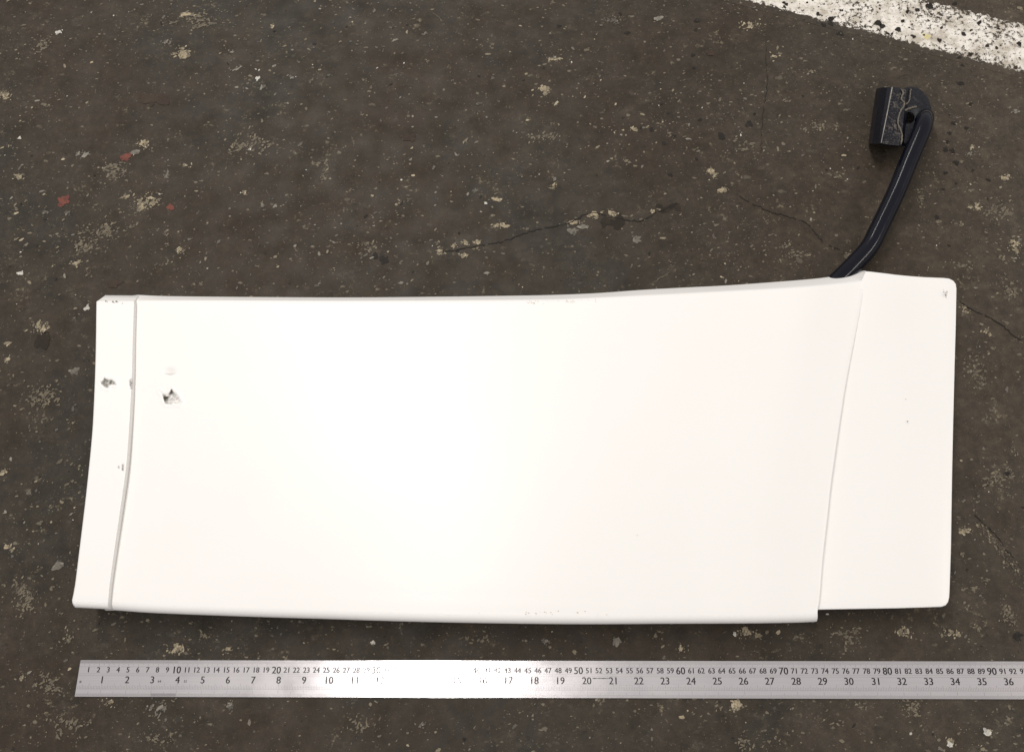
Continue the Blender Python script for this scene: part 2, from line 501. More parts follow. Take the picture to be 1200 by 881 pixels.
PAL = {
    'c': [(.32, .265, .175), (.25, .21, .14), (.19, .16, .11), (.14, .118, .085), (.36, .305, .215)],
    'd': [(.20, .168, .115), (.15, .126, .088), (.115, .098, .072)],
    'g': [(.15, .136, .113), (.115, .104, .087), (.090, .082, .068), (.21, .192, .16)],
    'w': [(.50, .48, .43), (.42, .40, .36)],
    'r': [(.150, .050, .036), (.12, .042, .032)],
    'n': [(.043, .029, .020), (.040, .028, .019)],
    'k': [(.015, .012, .0095), (.018, .0145, .0115), (.022, .018, .014)],
    'b': [(.020, .014, .009), (.023, .017, .011)],
    'y': [(.62, .56, .30)],
}
FK = Flecks()
for a in [(219, 17, 16, 7, 'c'), (216, 64, 24, 14, 'c'), (212, 58, 10, 8, 'c'), (199, 50, 14, 10, 'g'), (8, 112, 17, 14, 'c'),
          (50, 122, 24, 12, 'd'), (167, 169, 20, 12, 'c'), (173, 240, 30, 24, 'c'), (146, 232, 12, 11, 'c'), (94, 183, 16, 12, 'g'),
          (24, 209, 16, 7, 'c'), (54, 249, 13, 5, 'g'), (80, 251, 7, 9, 'g'), (195, 205, 9, 10, 'g'), (215, 194, 12, 6, 'c'),
          (287, 226, 13, 8, 'c'), (308, 242, 8, 6, 'g'), (324, 243, 8, 6, 'g'), (214, 293, 16, 11, 'c'), (195, 270, 7, 22, 'd'),
          (155, 265, 16, 10, 'd'), (355, 265, 14, 6, 'd'), (318, 32, 8, 6, 'c'), (248, 28, 8, 6, 'g'), (270, 62, 7, 6, 'g'),
          (277, 83, 8, 7, 'g'), (343, 90, 9, 7, 'g'), (305, 103, 9, 4, 'g'), (50, 52, 30, 26, 'd'), (130, 200, 40, 30, 'd'),
          (100, 290, 60, 18, 'd'), (380, 205, 12, 36, 'd'), (230, 25, 60, 30, 'd'), (120, 270, 50, 30, 'd'), (290, 170, 60, 30, 'd'),
          (652, 69, 22, 9, 'c'), (637, 107, 16, 13, 'c'), (650, 122, 9, 4, 'c'), (640, 160, 44, 16, 'd'), (582, 234, 17, 6, 'c'),
          (590, 264, 17, 6, 'c'), (463, 48, 7, 7, 'g'), (545, 165, 8, 7, 'c'), (561, 122, 7, 6, 'g'), (498, 39, 5, 6, 'g'),
          (557, 223, 10, 5, 'g'), (468, 238, 10, 16, 'd'), (435, 290, 26, 16, 'd'), (515, 285, 12, 6, 'd'), (690, 60, 20, 8, 'd'),
          (742, 150, 10, 6, 'c'), (735, 190, 16, 8, 'd'), (643, 221, 26, 8, 'd'), (715, 24, 20, 12, 'g'),
          (834, 203, 13, 14, 'c'), (846, 222, 14, 9, 'c'), (880, 30, 32, 9, 'c'), (903, 66, 12, 9, 'c'), (950, 82, 12, 10, 'd'),
          (1140, 172, 7, 9, 'c'), (1177, 208, 18, 10, 'c'), (1138, 181, 20, 6, 'g'), (1098, 262, 15, 9, 'd'), (1188, 288, 16, 20, 'c'),
          (1172, 303, 14, 16, 'd'), (1077, 230, 14, 44, 'd'), (1145, 242, 18, 10, 'c'), (1190, 130, 14, 10, 'g'), (1126, 262, 20, 8, 'd'),
          (980, 205, 30, 10, 'd'), (915, 290, 20, 12, 'd'), (995, 300, 22, 14, 'd'), (918, 118, 14, 8, 'd'), (1170, 250, 40, 40, 'd'),
          (870, 170, 30, 20, 'd'), (960, 150, 40, 20, 'd'), (930, 300, 40, 14, 'd'),
          (50, 384, 26, 17, 'c'), (10, 404, 9, 7, 'c'), (12, 421, 9, 8, 'c'), (88, 434, 15, 8, 'g'), (105, 361, 7, 7, 'w'),
          (88, 308, 22, 10, 'c'), (102, 320, 16, 12, 'd'), (5, 556, 12, 12, 'c'), (36, 577, 9, 8, 'g'), (50, 470, 50, 40, 'd'),
          (12, 642, 12, 8, 'c'), (68, 662, 11, 11, 'g'), (30, 700, 40, 40, 'd'), (78, 745, 16, 18, 'd'), (60, 800, 40, 30, 'd'),
          (208, 761, 24, 14, 'c'), (267, 762, 10, 12, 'c'), (113, 737, 12, 10, 'd'), (128, 822, 14, 9, 'c'), (83, 850, 46, 22, 'd'),
          (180, 866, 26, 20, 'd'), (270, 826, 9, 12, 'g'), (26, 793, 9, 12, 'c'), (240, 745, 14, 14, 'd'), (190, 830, 20, 14, 'g'),
          (560, 748, 44, 10, 'd'), (640, 750, 14, 9, 'g'), (795, 757, 14, 10, 'c'), (705, 818, 20, 8, 'd'), (470, 738, 4, 16, 'g'),
          (495, 848, 12, 10, 'g'), (420, 850, 40, 16, 'd'), (770, 740, 14, 14, 'd'), (451, 757, 9, 8, 'd'),
          (877, 741, 26, 12, 'c'), (998, 746, 38, 30, 'd'), (1058, 742, 20, 14, 'c'), (1118, 742, 18, 11, 'c'), (864, 826, 16, 16, 'c'),
          (842, 828, 12, 10, 'd'), (1157, 857, 9, 12, 'c'), (1115, 871, 12, 10, 'c'), (1151, 877, 9, 8, 'c'), (980, 848, 20, 10, 'd'),
          (1070, 830, 30, 30, 'd'), (880, 870, 40, 16, 'd'), (1010, 825, 20, 10, 'd'), (1145, 732, 10, 14, 'd'), (935, 745, 16, 12, 'd'),
          (1132, 621, 15, 10, 'c'), (1128, 650, 10, 12, 'd'), (1130, 364, 15, 13, 'c'), (1159, 393, 12, 11, 'c'), (1194, 397, 10, 12, 'd'),
          (1176, 375, 14, 10, 'd'), (1157, 490, 12, 10, 'd'), (1190, 530, 16, 14, 'd'), (1155, 680, 10, 10, 'd'), (1140, 690, 20, 14, 'd'),
          (1125, 310, 30, 12, 'd'), (1150, 440, 30, 50, 'd'), (1170, 560, 40, 40, 'd'), (1185, 340, 24, 40, 'd'), (1180, 720, 24, 30, 'd')]:
    FK.cluster(*a)
for a in [(216, 66, 11, 8, 'c'), (219, 17, 13, 5, 'c', -.1), (69, 38, 6, 4, 'w', .4), (302, 92, 5, 4, 'w'), (293, 175, 3, 2.5, 'w'), (23, 162, 3, 3, 'w'),
          (148, 184, 10, 8, 'r'), (75, 236, 12, 11, 'r'), (200, 243, 8, 6, 'r'), (158, 178, 9, 6, 'g'), (168, 168, 9, 6, 'c'),
          (178, 116, 28, 15, 'n', .1), (478, 162, 15, 8, 'n', .3), (135, 332, 14, 8, 'n'), (833, 63, 10, 7, 'n'),
          (637, 104, 9, 8, 'c', .6), (582, 234, 10, 4.5, 'c', -.2), (590, 265, 10, 4, 'c', -.3), (569, 238, 3, 3, 'w'), (772, 22, 8, 7, 'g'),
          (834, 201, 7, 7, 'c'), (846, 223, 8, 6, 'c', .3), (1177, 209, 8, 5, 'c'), (25, 321, 4, 3, 'w'), (50, 398, 17, 15, 'b'),
          (68, 662, 10, 10, 'g'), (88, 434, 12, 6, 'g', .5), (8, 641, 7, 5, 'c'), (1127, 623, 8, 6, 'c'), (24, 320, 6, 4, 'w'),
          (873, 737, 7, 5, 'c', .5), (861, 743, 4, 4, 'w'), (863, 823, 9, 8, 'c'), (1157, 858, 7, 7, 'w'), (722, 752, 7, 6, 'g'), (1113, 872, 6, 5, 'w'),
          (437, 752, 4, 4, 'w'), (723, 750, 10, 7, 'g'), (1195, 10, 6, 5, 'd'), (1086, 43, 9, 6, 'y', .2)]:
    FK.solid(*a)
# the long crack with cream chips along it
for (x, y, ww, hh, k) in [(516, 294, 13, 7, 'c'), (534, 289, 7, 5, 'c'), (546, 286, 10, 5, 'c'), (560, 285, 12, 5, 'c'), (541, 299, 14, 4, 'c'), (616, 269, 12, 5, 'd'),
                          (671, 260, 9, 6, 'c'), (680, 261, 6, 5, 'd'), (693, 251, 9, 6, 'c'), (697, 255, 7, 5, 'c'), (705, 249, 6, 4, 'c'), (719, 250, 13, 5, 'c'), (735, 254, 16, 4, 'd'),
                          (750, 257, 10, 4, 'd'), (764, 248, 8, 6, 'c'), (775, 246, 8, 5, 'd'), (745, 281, 10, 7, 'g')]:
    FK.cluster(x, y, ww, hh, k, 2.0)
for a in [(672, 271, 10, 7, 'g', .2), (683, 266, 9, 6, 'g'), (671, 261, 8, 5, 'c', .5), (697, 251, 7, 6, 'c'), (718, 250, 9, 5, 'c'), (720, 262, 33, 10, 'b', -.1), (785, 243, 26, 6, 'b', .5), (745, 282, 9, 7, 'g')]:
    FK.solid(*a)
# dark drips right of the arm, and spatter on the bay line
for (x, y, s) in [(1117, 145, 7), (1133, 151, 7), (1110, 166, 6), (1113, 156, 6), (1108, 176, 8), (1116, 177, 8), (1120, 191, 8), (1108, 203, 6), (1105, 222, 5), (1098, 255, 7), (1137, 122, 7),
                  (1125, 98, 9), (1124, 68, 6), (1128, 77, 5), (1140, 200, 4), (1112, 288, 4), (816, 25, 8), (815, 35, 5), (812, 65, 6), (813, 80, 5), (763, 152, 9), (790, 160, 6), (778, 168, 6), (785, 205, 8),
                  (655, 31, 6), (727, 17, 6), (735, 39, 7), (450, 305, 14), (440, 300, 10), (845, 160, 12), (878, 145, 12), (1180, 555, 8), (1192, 745, 14), (1045, 40, 5), (985, 40, 9), (965, 30, 7)]:
    FK.solid(x, y, s * .75, s * .55, 'k', random.uniform(0, 3))
for i in range(110):
    t = random.random()
    u = random.betavariate(1.1, 1.1)
    q = c0 + dl * random.uniform(-.30, .42) + nl * lerp(-half, half, u) * .97
    s = random.choice((.0006, .0008, .001, .0013, .0018, .0026))
    FK.add(q.x, q.y, s * random.uniform(1, 1.8), s, random.uniform(0, 3), random.choice(PAL['k'] + PAL['n']), z=.0005 + (i % 40) * .000005)
for (x, y, s) in [(1030, 28, 9), (1035, 32, 8), (1052, 35, 8), (1057, 25, 5), (1040, 40, 5), (1070, 43, 6), (921, 5, 6), (958, 18, 5), (1100, 47, 6), (1129, 40, 7), (1138, 36, 4), (973, 23, 9), (975, 28, 5), (1090, 8, 10), (1075, 12, 8), (1062, 14, 6), (1138, 63, 5), (985, 13, 4), (1118, 5, 6)]:
    q = P(x, y)
    for j in range(3):
        FK.add(q.x + random.gauss(0, .001), q.y + random.gauss(0, .001), s * .0004, s * .00032, random.uniform(0, 3), random.choice(PAL['k']), z=.0008 + j * 1e-5)
# random small ones all over
cnt = 0
while cnt < 7500:
    x = random.uniform(-.85, .85)
    y = random.uniform(-.30, 1.0)
    d = mnoise.noise(Vector((x * 7, y * 7, 3.1))) * .5 + mnoise.noise(Vector((x * 22, y * 22, 8.3))) * .45 + .42
    if random.random() > d * d * 1.7:
        continue
    cnt += 1
    if abs((Vector((x, y, 0)) - c0).dot(nl)) < half + .004:
        continue
    s = .00035 + .0014 * random.random() ** 3.0
    k = random.choices('cdgwk', (14, 42, 34, 4, 9))[0]
    if k == 'w':
        s *= .7
    FK.add(x, y, s * random.uniform(1, 2.3), s, random.gauss(.5, .7), random.choice(PAL[k]))
fk = mesh_obj('exposed_chips', FK.v, FK.f, M_FLECK, fl, cols=FK.c)
fk['kind'] = 'stuff'


# cracks: dirt-filled splits, one mesh each
def crack(pts, wmax, col=(.0155, .0128, .010)):
    vs, fs, cs = [], [], []
    n = max(8, int(sum(math.dist(a, b) for a, b in zip(pts, pts[1:])) / 3.6))
    cen = []
    for i in range(n + 1):
        t = i / n
        q = curve_at(pts, t)
        cen.append(P(q[0] + random.gauss(0, .6), q[1] + random.gauss(0, .6), .0008))
    for i, c in enumerate(cen):
        a = cen[max(0, i - 1)]; b = cen[min(n, i + 1)]
        d = (b - a).normalized()
        nn = Vector((-d.y, d.x, 0))
        ww = wmax * random.uniform(.25, .9) * (min(1, i / 3, (n - i) / 3) + .05)
        vs += [c + nn * ww / 2, c - nn * ww / 2]
        cs += [col, col]
        if i and random.random() > .10:
            k = 2 * i
            fs.append((k - 2, k - 1, k + 1, k))
    o = mesh_obj('crack', vs, fs, M_FLECK, fl, cols=cs)
    return o


crack([(512, 296), (538, 292), (565, 287), (593, 282), (613, 274), (640, 267), (665, 262), (684, 252), (700, 250), (720, 255), (750, 259), (768, 250), (795, 237)], .0017)
crack([(897, 48), (898, 70), (899, 98), (895, 125), (893, 150), (892, 182)], .0011)
crack([(862, 228), (882, 238), (902, 248), (925, 254), (946, 263), (958, 274), (968, 286), (992, 296)], .0017)
crack([(1122, 352), (1145, 366), (1170, 378), (1200, 402)], .0020)
crack([(1138, 598), (1152, 612), (1166, 626), (1180, 644), (1197, 666)], .0016)
crack([(757, 336), (772, 327), (790, 316)], .0007, (.17, .15, .11))
crack([(505, 14), (512, 19), (520, 24)], .0008, (.20, .18, .14))
crack([(1048, 95), (1060, 88), (1074, 92)], .0006)
FK2 = Flecks()
for i in range(150):
    t = random.random()
    q = curve_at([(1146, 610), (1160, 625), (1174, 643), (1194, 670)], t)
    p = P(q[0] + random.gauss(-1, 3), q[1] + random.gauss(2, 3))
    s = random.uniform(.0003, .0011)
    FK2.add(p.x, p.y, s * random.uniform(1, 2), s, random.gauss(-.8, .6), random.choice(PAL['d'] + [(.085, .070, .052)] * 4), z=.0003 + i * 3e-6)
o = mesh_obj('exposed_chips', FK2.v, FK2.f, M_FLECK, fl, cols=FK2.c)
o['kind'] = 'stuff'

# ------------------------------------------------------------------ steel ruler
TH = 0.00203
ro = Vector((-0.46355, 0.01932, 0))
ruler = thing('steel_ruler', 'long brushed steel ruler with centimetre and inch scales lying below the white panel', 'ruler', (ro.x, ro.y, 0))
ruler.rotation_euler = (0, 0, -TH)
RL, RW, RT = 1.012, 0.0343, 0.0011


def local_obj(name, verts, faces, mat, parent, uv=True, smooth=False):
    me = bpy.data.meshes.new(name)
    me.from_pydata([tuple(v) for v in verts], [], faces)
    me.update()
    me.materials.append(mat)
    if uv:
        l = me.uv_layers.new(name='UVMap')
        for lp in me.loops:
            v = me.vertices[lp.vertex_index].co
            l.data[lp.index].uv = (v.x, v.y)
    if smooth:
        me.polygons.foreach_set('use_smooth', [True] * len(me.polygons))
    o = bpy.data.objects.new(name, me)
    COL.objects.link(o)
    o.parent = parent
    return o


bm = bmesh.new()
z0 = 0.0009
outline = [(0, -RW), (RL, -RW), (RL, 0), (0, 0)]
vb = [bm.verts.new((x, y, z0)) for x, y in outline]
fb = bm.faces.new(vb)
ex = bmesh.ops.extrude_face_region(bm, geom=[fb])
for v in ex['geom']:
    if isinstance(v, bmesh.types.BMVert):
        v.co.z = z0 + RT
bmesh.ops.recalc_face_normals(bm, faces=bm.faces)
bmesh.ops.bevel(bm, geom=list(bm.edges), offset=0.00025, segments=2, affect='EDGES')
me = bpy.data.meshes.new('blade')
bm.to_mesh(me)
bm.free()
me.materials.append(M_STEEL)
l = me.uv_layers.new(name='UVMap')
for lp in me.loops:
    v = me.vertices[lp.vertex_index].co
    l.data[lp.index].uv = (v.x, v.y)
blade = bpy.data.objects.new('blade', me)
COL.objects.link(blade)
blade.parent = ruler
zt = z0 + RT + 0.00006


class Marks:
    def __init__(self):
        self.v, self.f = [], []

    def rect(self, x0, y0, x1, y1, dz=0.0):
        b = len(self.v)
        z = zt + dz
        self.v += [(x0, y0, z), (x1, y0, z), (x1, y1, z), (x0, y1, z)]
        self.f.append((b, b + 1, b + 2, b + 3))


mk = Marks()
LW = 0.00016
for i in range(0, 1001):                          # millimetres along the top edge
    x = i * .001
    ln_ = .0058 if i % 10 == 0 else (.0046 if i % 5 == 0 else .0034)
    mk.rect(x - LW / 2, -ln_, x + LW / 2, -.0003)
for i in range(0, 100):                           # half millimetres, first 10 cm
    x = i * .001 + .0005
    mk.rect(x - LW / 2, -.0028, x + LW / 2, -.0003)
for i in range(0, 37 * 16 + 1):                   # sixteenths between the rows
    x = i * .0254 / 16
    if x > 1.003:
        break
    ln_ = .0062 if i % 16 == 0 else (.0048 if i % 8 == 0 else (.0038 if i % 4 == 0 else .0028))
    mk.rect(x - LW / 2, -.0270, x + LW / 2, -.0270 + ln_)
for i in range(0, 39 * 32 + 1):                   # thirty-seconds along the bottom edge
    x = i * .0254 / 32
    if x > 1.003:
        break
    ln_ = .0062 if i % 32 == 0 else (.0048 if i % 16 == 0 else .0030)
    mk.rect(x - LW / 2, -RW + .0003, x + LW / 2, -RW + ln_)
for i in range(0, 64):                            # sixty-fourths between 3 and 4 inches
    x = 3 * .0254 + i * .0254 / 64
    mk.rect(x - LW / 2, -RW + .0003, x + LW / 2, -RW + .0032, .00002)
for y, dd in ((-.0062, 0), (-.0128, 0), (-.0146, 0), (-.0271, 0)):
    mk.rect(0, y - .00008, 1.003, y + .00008, .00004)
local_obj('graduation_marks', mk.v, mk.f, M_INKL, ruler)['kind'] = 'stuff'

# numerals
tv, tf = [], []
cache = {}
dg = None


def glyphs(txt):
    if txt not in cache:
        cu = bpy.data.curves.new('num', 'FONT')
        cu.body = txt
        cu.size = 1.0
        cu.align_x = 'CENTER'
        cu.resolution_u = 3
        to = bpy.data.objects.new('num', cu)
        COL.objects.link(to)
        bpy.context.view_layer.update()
        ev = to.evaluated_get(bpy.context.evaluated_depsgraph_get())
        m_ = ev.to_mesh()
        cache[txt] = ([tuple(v.co) for v in m_.vertices], [tuple(p.vertices) for p in m_.polygons])
        ev.to_mesh_clear()
        bpy.data.objects.remove(to)
        bpy.data.curves.remove(cu)
    return cache[txt]


def put(txt, x, y, size, wx=1.0, bold=0.0):
    gv, gf = glyphs(txt)
    xs = [v[0] for v in gv]
    mx = (min(xs) + max(xs)) / 2
    cap = .70
    offs = [(0, 0)] if not bold else [(-bold, 0), (bold, 0)]
    for k, (ox, oy) in enumerate(offs):
        b = len(tv)
        for v in gv:
            tv.append((x + (v[0] - mx) * size * wx + ox, y + (v[1] - cap / 2) * size + oy, zt + .00006 + k * .00003))
        for f in gf:
            tf.append(tuple(i + b for i in f))


for i in range(1, 100):
    big = i % 10 == 0
    put(str(i), i * .01 - .0001, -.0090, .0094 if big else .0072, .98, .00018 if big else .00014)
for i in range(1, 40):
    put(str(i), i * .0254 - .0002, -.0184, .0094, 1.0, .00014)
put('64', 3 * .0254 + .0072, -.0198, .0034)
put('32', 4 * .0254 + .0078, -.0198, .0034)
local_obj('numerals', tv, tf, M_INK, ruler)
# worn maker's line between 20 and 21 inches: only illegible strokes are left
mk2 = Marks()
x = 20 * .0254 + .0056
while x < 20 * .0254 + .0206:
    wl_ = random.uniform(.0006, .0012)
    hh = random.uniform(.0004, .0011)
    mk2.rect(x, -.0163 - hh / 2, x + wl_, -.0163 + hh / 2, .0001)
    x += wl_ + random.uniform(.0002, .0004)
local_obj('etched_line', mk2.v, mk2.f, M_INK, ruler)
# hanging hole at the left end is only a faint ring
vv, ff = [], []
for i in range(16):
    t = 2 * math.pi * i / 16
    vv += [(.0035 + .0011 * math.cos(t), -.0205 + .0011 * math.sin(t), zt + .0001)]
local_obj('etched_dot', vv, [tuple(range(16))], M_INKL, ruler)

# ------------------------------------------------------------------ white panel
base = P(560, 540)
panel = thing('fairing_panel', 'large white curved vehicle side panel with black tubular arm, gouged at its left end', 'vehicle panel', (base.x, base.y, 0))

STEP = [(132, 713), (131, 705), (133.5, 680), (139, 640), (144.5, 600), (150, 560), (153, 530), (156.6, 480), (158.5, 440), (159.5, 400), (161, 353)]
SEAM = [(957, 720), (958.5, 714), (960, 698), (963.4, 655), (968.8, 607), (974, 560), (985.6, 480), (992.5, 439), (1002, 391), (1008.7, 357), (1013, 330)]
CREASE = [(161, 353), (250, 352.6), (400, 353), (550, 352.5), (650, 351.6), (700, 349.5), (775, 346), (850, 342), (925, 338), (975, 334), (1000, 331.5), (1013, 330)]
RIM = [(161, 346), (200, 347.5), (300, 348.5), (400, 349), (500, 348.3), (600, 347), (650, 346), (700, 343.9), (750, 340.3), (800, 337.5), (850, 335), (900, 331.5), (950, 327.5), (975, 324.5), (1000, 320), (1006, 318.5), (1014, 317.5)]
FOOT = [(132, 713), (180, 716.2), (280, 720), (380, 723), (480, 726), (580, 728), (680, 729), (780, 728.5), (880, 728), (940, 727), (957, 726)]


def zmain(u, v):
    b = 0.044 + 0.018 * math.sin(math.pi * (0.06 + 0.84 * u)) * (1 - 0.55 * (2 * v - 1) ** 2)
    # towards the end plate the face runs down into the seam, more at the top
    dip = sstep(0.90, 1.0, u) * (0.0045 + 0.0035 * v)
    return b - dip + 0.003 * sstep(.8, 1, u)


def poly_sd(pt, poly):
    """signed distance, negative inside"""
    x, y = pt
    d = 1e9
    ins = False
    n = len(poly)
    for i in range(n):
        x1, y1 = poly[i]
        x2, y2 = poly[(i + 1) % n]
        if (y1 > y) != (y2 > y) and x < (x2 - x1) * (y - y1) / (y2 - y1) + x1:
            ins = not ins
        ex_, ey_ = x2 - x1, y2 - y1
        t = max(0, min(1, ((x - x1) * ex_ + (y - y1) * ey_) / (ex_ * ex_ + ey_ * ey_)))
        d = min(d, math.hypot(x - x1 - ex_ * t, y - y1 - ey_ * t))
    return -d if ins else d


GOUGE_A = [(186.5, 458.2), (191.5, 461.5), (195.5, 463.5), (198.5, 460), (200.5, 455.3), (202.5, 457.5), (206, 461), (210, 466), (213, 471), (210, 474), (204, 472.5), (199, 474.2), (194, 473.6), (191.8, 469), (191, 464)]
GOUGE_B = [(117.5, 448), (121, 445.8), (122, 442.2), (125.5, 444.5), (131, 444.8), (134.5, 447), (136, 450.8), (130, 450.6), (128, 452.2), (126, 455), (122.5, 453.5), (119.5, 451)]
GOUGE_C = [(151.2, 447), (152.8, 443), (154.5, 443.2), (154.5, 456), (152.4, 455.5)]
GOUGE_D = [(137, 546), (139.5, 545), (140.5, 548), (138.5, 549)]
GOUGE_E = [(142, 543.5), (145, 543), (145.2, 552), (142.6, 551)]


def damage_shade(px, py, z):
    """-> lowered z, damage amount"""
    dm = 0.0
    for g, depth in ((GOUGE_A, .0042), (GOUGE_B, .0036), (GOUGE_C, .0016), (GOUGE_D, .0007), (GOUGE_E, .0012)):
        if abs(px - g[0][0]) > 40 or abs(py - g[0][1]) > 40:
            continue
        s = poly_sd((px, py), g)
        s += .8 * mnoise.noise(Vector((px * .55, py * .55, 2)))
        if s < 1.3:
            k = sstep(.6, -3.2, s)
            rough = .7 + .5 * mnoise.noise(Vector((px * .3, py * .3, 9)))
            z -= depth * k * max(.1, rough)
            if g is GOUGE_A:
                tone = .30 + .65 * math.exp(-((px - 192.5) ** 2 + (py - 467) ** 2) / 14) + .6 * math.exp(-((px - 201) ** 2 / 5 + (py - 458) ** 2 / 14)) - .16 * sstep(203, 212, px)
            else:
                tone = .52
            tone += .30 * mnoise.noise(Vector((px * .42 + 4, py * .42, 5)))
            d = sstep(1.3, -1.3, s) * min(1.0, max(.12, tone))
            dm = max(dm, d)
        elif s < 4.5 and g in (GOUGE_A, GOUGE_B):
            z += .0005 * (1 - sstep(1.3, 4.5, s))       # lifted lip round the hole
    # dent above the gouge; its shade is painted in as a dark arc
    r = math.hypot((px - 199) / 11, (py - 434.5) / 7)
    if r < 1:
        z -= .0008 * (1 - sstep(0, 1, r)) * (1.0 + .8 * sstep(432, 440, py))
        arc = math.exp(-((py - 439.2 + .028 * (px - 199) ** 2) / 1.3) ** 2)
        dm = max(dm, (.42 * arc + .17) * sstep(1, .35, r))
    return z, dm


def lines(n, zones):
    """even divisions plus fine ones inside the zones (0..1)"""
    s = set(round(i / n, 5) for i in range(n + 1))
    for a, b, m in zones:
        s |= set(round(lerp(a, b, i / m), 5) for i in range(m + 1))
    s = sorted(s)
    out = [s[0]]
    for x in s[1:]:
        if x - out[-1] > 4e-4:
            out.append(x)
    out[-1] = 1.0
    return out


def grid_mesh(rows):
    n = len(rows[0])
    fs = []
    for j in range(len(rows) - 1):
        for i in range(n - 1):
            a = j * n + i
            fs.append((a, a + 1, a + n + 1, a + n))
    return fs


# main face ------------------------------------------------------------
US = lines(150, [(.026, .082, 72)])
VS = lines(76, [(.64, .79, 66)])
GB = [(x, y - 9) for x, y in FOOT]                 # where the lower edge begins to roll over


def face_px(u, v):
    L = curve_at([(STEP[0][0], STEP[0][1] - 9)] + [s for s in STEP[1:] if s[1] < 700], v)
    Rr = curve_at([(SEAM[0][0], 717)] + SEAM[2:], v)
    Bb = curve_at(GB, u)
    T = curve_at(CREASE, u)
    c00, c10, c01, c11 = GB[0], GB[-1], CREASE[0], CREASE[-1]
    x = (1 - u) * L[0] + u * Rr[0] + (1 - v) * Bb[0] + v * T[0] - ((1 - u) * (1 - v) * c00[0] + u * (1 - v) * c10[0] + (1 - u) * v * c01[0] + u * v * c11[0])
    y = (1 - u) * L[1] + u * Rr[1] + (1 - v) * Bb[1] + v * T[1] - ((1 - u) * (1 - v) * c00[1] + u * (1 - v) * c10[1] + (1 - u) * v * c01[1] + u * v * c11[1])
    return x, y


rows, dmg = [], []
RB = .0082
core = []
for v in VS:
    r_, d_ = [], []
    for u in US:
        px, py = face_px(u, v)
        z = zmain(u, v)
        z, dm = damage_shade(px, py, z)
        r_.append(P(px, py, z))
        d_.append(dm)
    core.append(r_)
    dmg.append(d_)
# roll-over and skirt below (towards the ruler)
low, lowd = [], []
for k in (-1, .0025, .006):
    if k == -1:
        low.append([Vector((p.x, p.y - RB + .016, .0012)) for p in core[0]])
    else:
        low.append([Vector((p.x, p.y - RB + (.009 if k < .005 else .002), p.z - RB - (.022 if k < .005 else .003))) for p in core[0]])
for a in (90, 75, 60, 45, 30, 15):
    low.append([Vector((p.x, p.y - RB * math.sin(R(a)), p.z - RB * (1 - math.cos(R(a))))) for p in core[0]])
# top: soft crease, sloping strip, then the hidden back edge
top = []
rim = []
for i, u in enumerate(US):
    q = curve_at(RIM, u)
    zz = core[-1][i].z
    drop = lerp(.014, .018, u)
    rim.append(P(q[0], q[1], zz - drop))
top.append([lerp(a, b, .10) + Vector((0, 0, .0005)) for a, b in zip(core[-1], rim)])
top.append([lerp(a, b, .25) + Vector((0, 0, .0006)) for a, b in zip(core[-1], rim)])
top.append([lerp(a, b, .6) + Vector((0, 0, .0003)) for a, b in zip(core[-1], rim)])
top.append(rim)
top.append([p + Vector((0, .0010, -.0012)) for p in rim])
top.append([p + Vector((0, .0012, -.006)) for p in rim])
top.append([Vector((p.x, p.y + .0012, .004)) for p in rim])
rows = low + core + top
dd = [[0.0] * len(US)] * len(low) + dmg + [[0.0] * len(US)] * len(top)
# right-hand edge: turned down over the end plate
out_rows, out_d = [], []
for r_, d_ in zip(rows, dd):
    e = r_[-1]
    out_rows.append(r_ + [e + Vector((.0008, 0, -.0004)), e + Vector((.0013, 0, -.0014)), Vector((e.x + .0014, e.y, min(e.z - .002, max(.0012, e.z - .014))))])
    out_d.append(d_ + [0, 0, 0])
# left-hand edge: tucked under the flange
fin, find = [], []
for r_, d_ in zip(out_rows, out_d):
    e = r_[0]
    fin.append([Vector((e.x - .010, e.y, max(.001, e.z - .002)))] + r_)
    find.append([0] + d_)
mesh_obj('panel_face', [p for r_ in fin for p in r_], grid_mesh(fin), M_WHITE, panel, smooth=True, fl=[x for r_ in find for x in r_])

# edge flange at the left, standing proud of the face --------------------
FL_OUT = [(85.5, 703), (89, 685), (94, 645), (99.5, 600), (103.5, 565), (108, 520), (110.5, 485), (113, 420), (114, 353)]
FL_IN = [(126.5, 705), (129, 680), (134.5, 640), (140.3, 600), (146, 560), (149.2, 530), (152.4, 480), (154.4, 440), (155.4, 400), (157, 353)]
ZF = .0525
FU = lines(10, [(.0, 1.0, 46)])
FV = lines(40, [(.40, .47, 12), (.68, .78, 44)])
rows, dd = [], []
for v in FV:
    a = curve_at(FL_OUT, v)
    b = curve_at(FL_IN, v)
    r_, d_ = [], []
    for u in FU:
        px, py = lerp(a[0], b[0], u), lerp(a[1], b[1], u)
        z = ZF + .004 * math.sin(math.pi * v)
        z, dm = damage_shade(px, py, z)
        r_.append(P(px, py, z))
        d_.append(dm)
    # wall on the right, facing the main face; outer roll on the left
    e, s = r_[-1], r_[0]
    foot = P(curve_at(STEP[1:], v)[0] + .3, curve_at(FL_IN, v)[1], e.z - .0095)
    wall = [lerp(e, foot, .04) + Vector((.0002, 0, -.0001)), lerp(e, foot, .5), foot, foot + Vector((0, 0, -.006))]
    cut = [d_[-1] * .9, d_[-1] * .3, 0, 0]
    outer = [Vector((s.x - .0022, s.y, .0006)), s + Vector((-.0022, 0, -.006)), s + Vector((-.0019, 0, -.0018)), s + Vector((-.001, 0, -.0006))]
    rows.append(outer + r_ + wall)
    dd.append([0, 0, 0, 0] + d_ + cut)
n0 = len(rows[0])
low = []
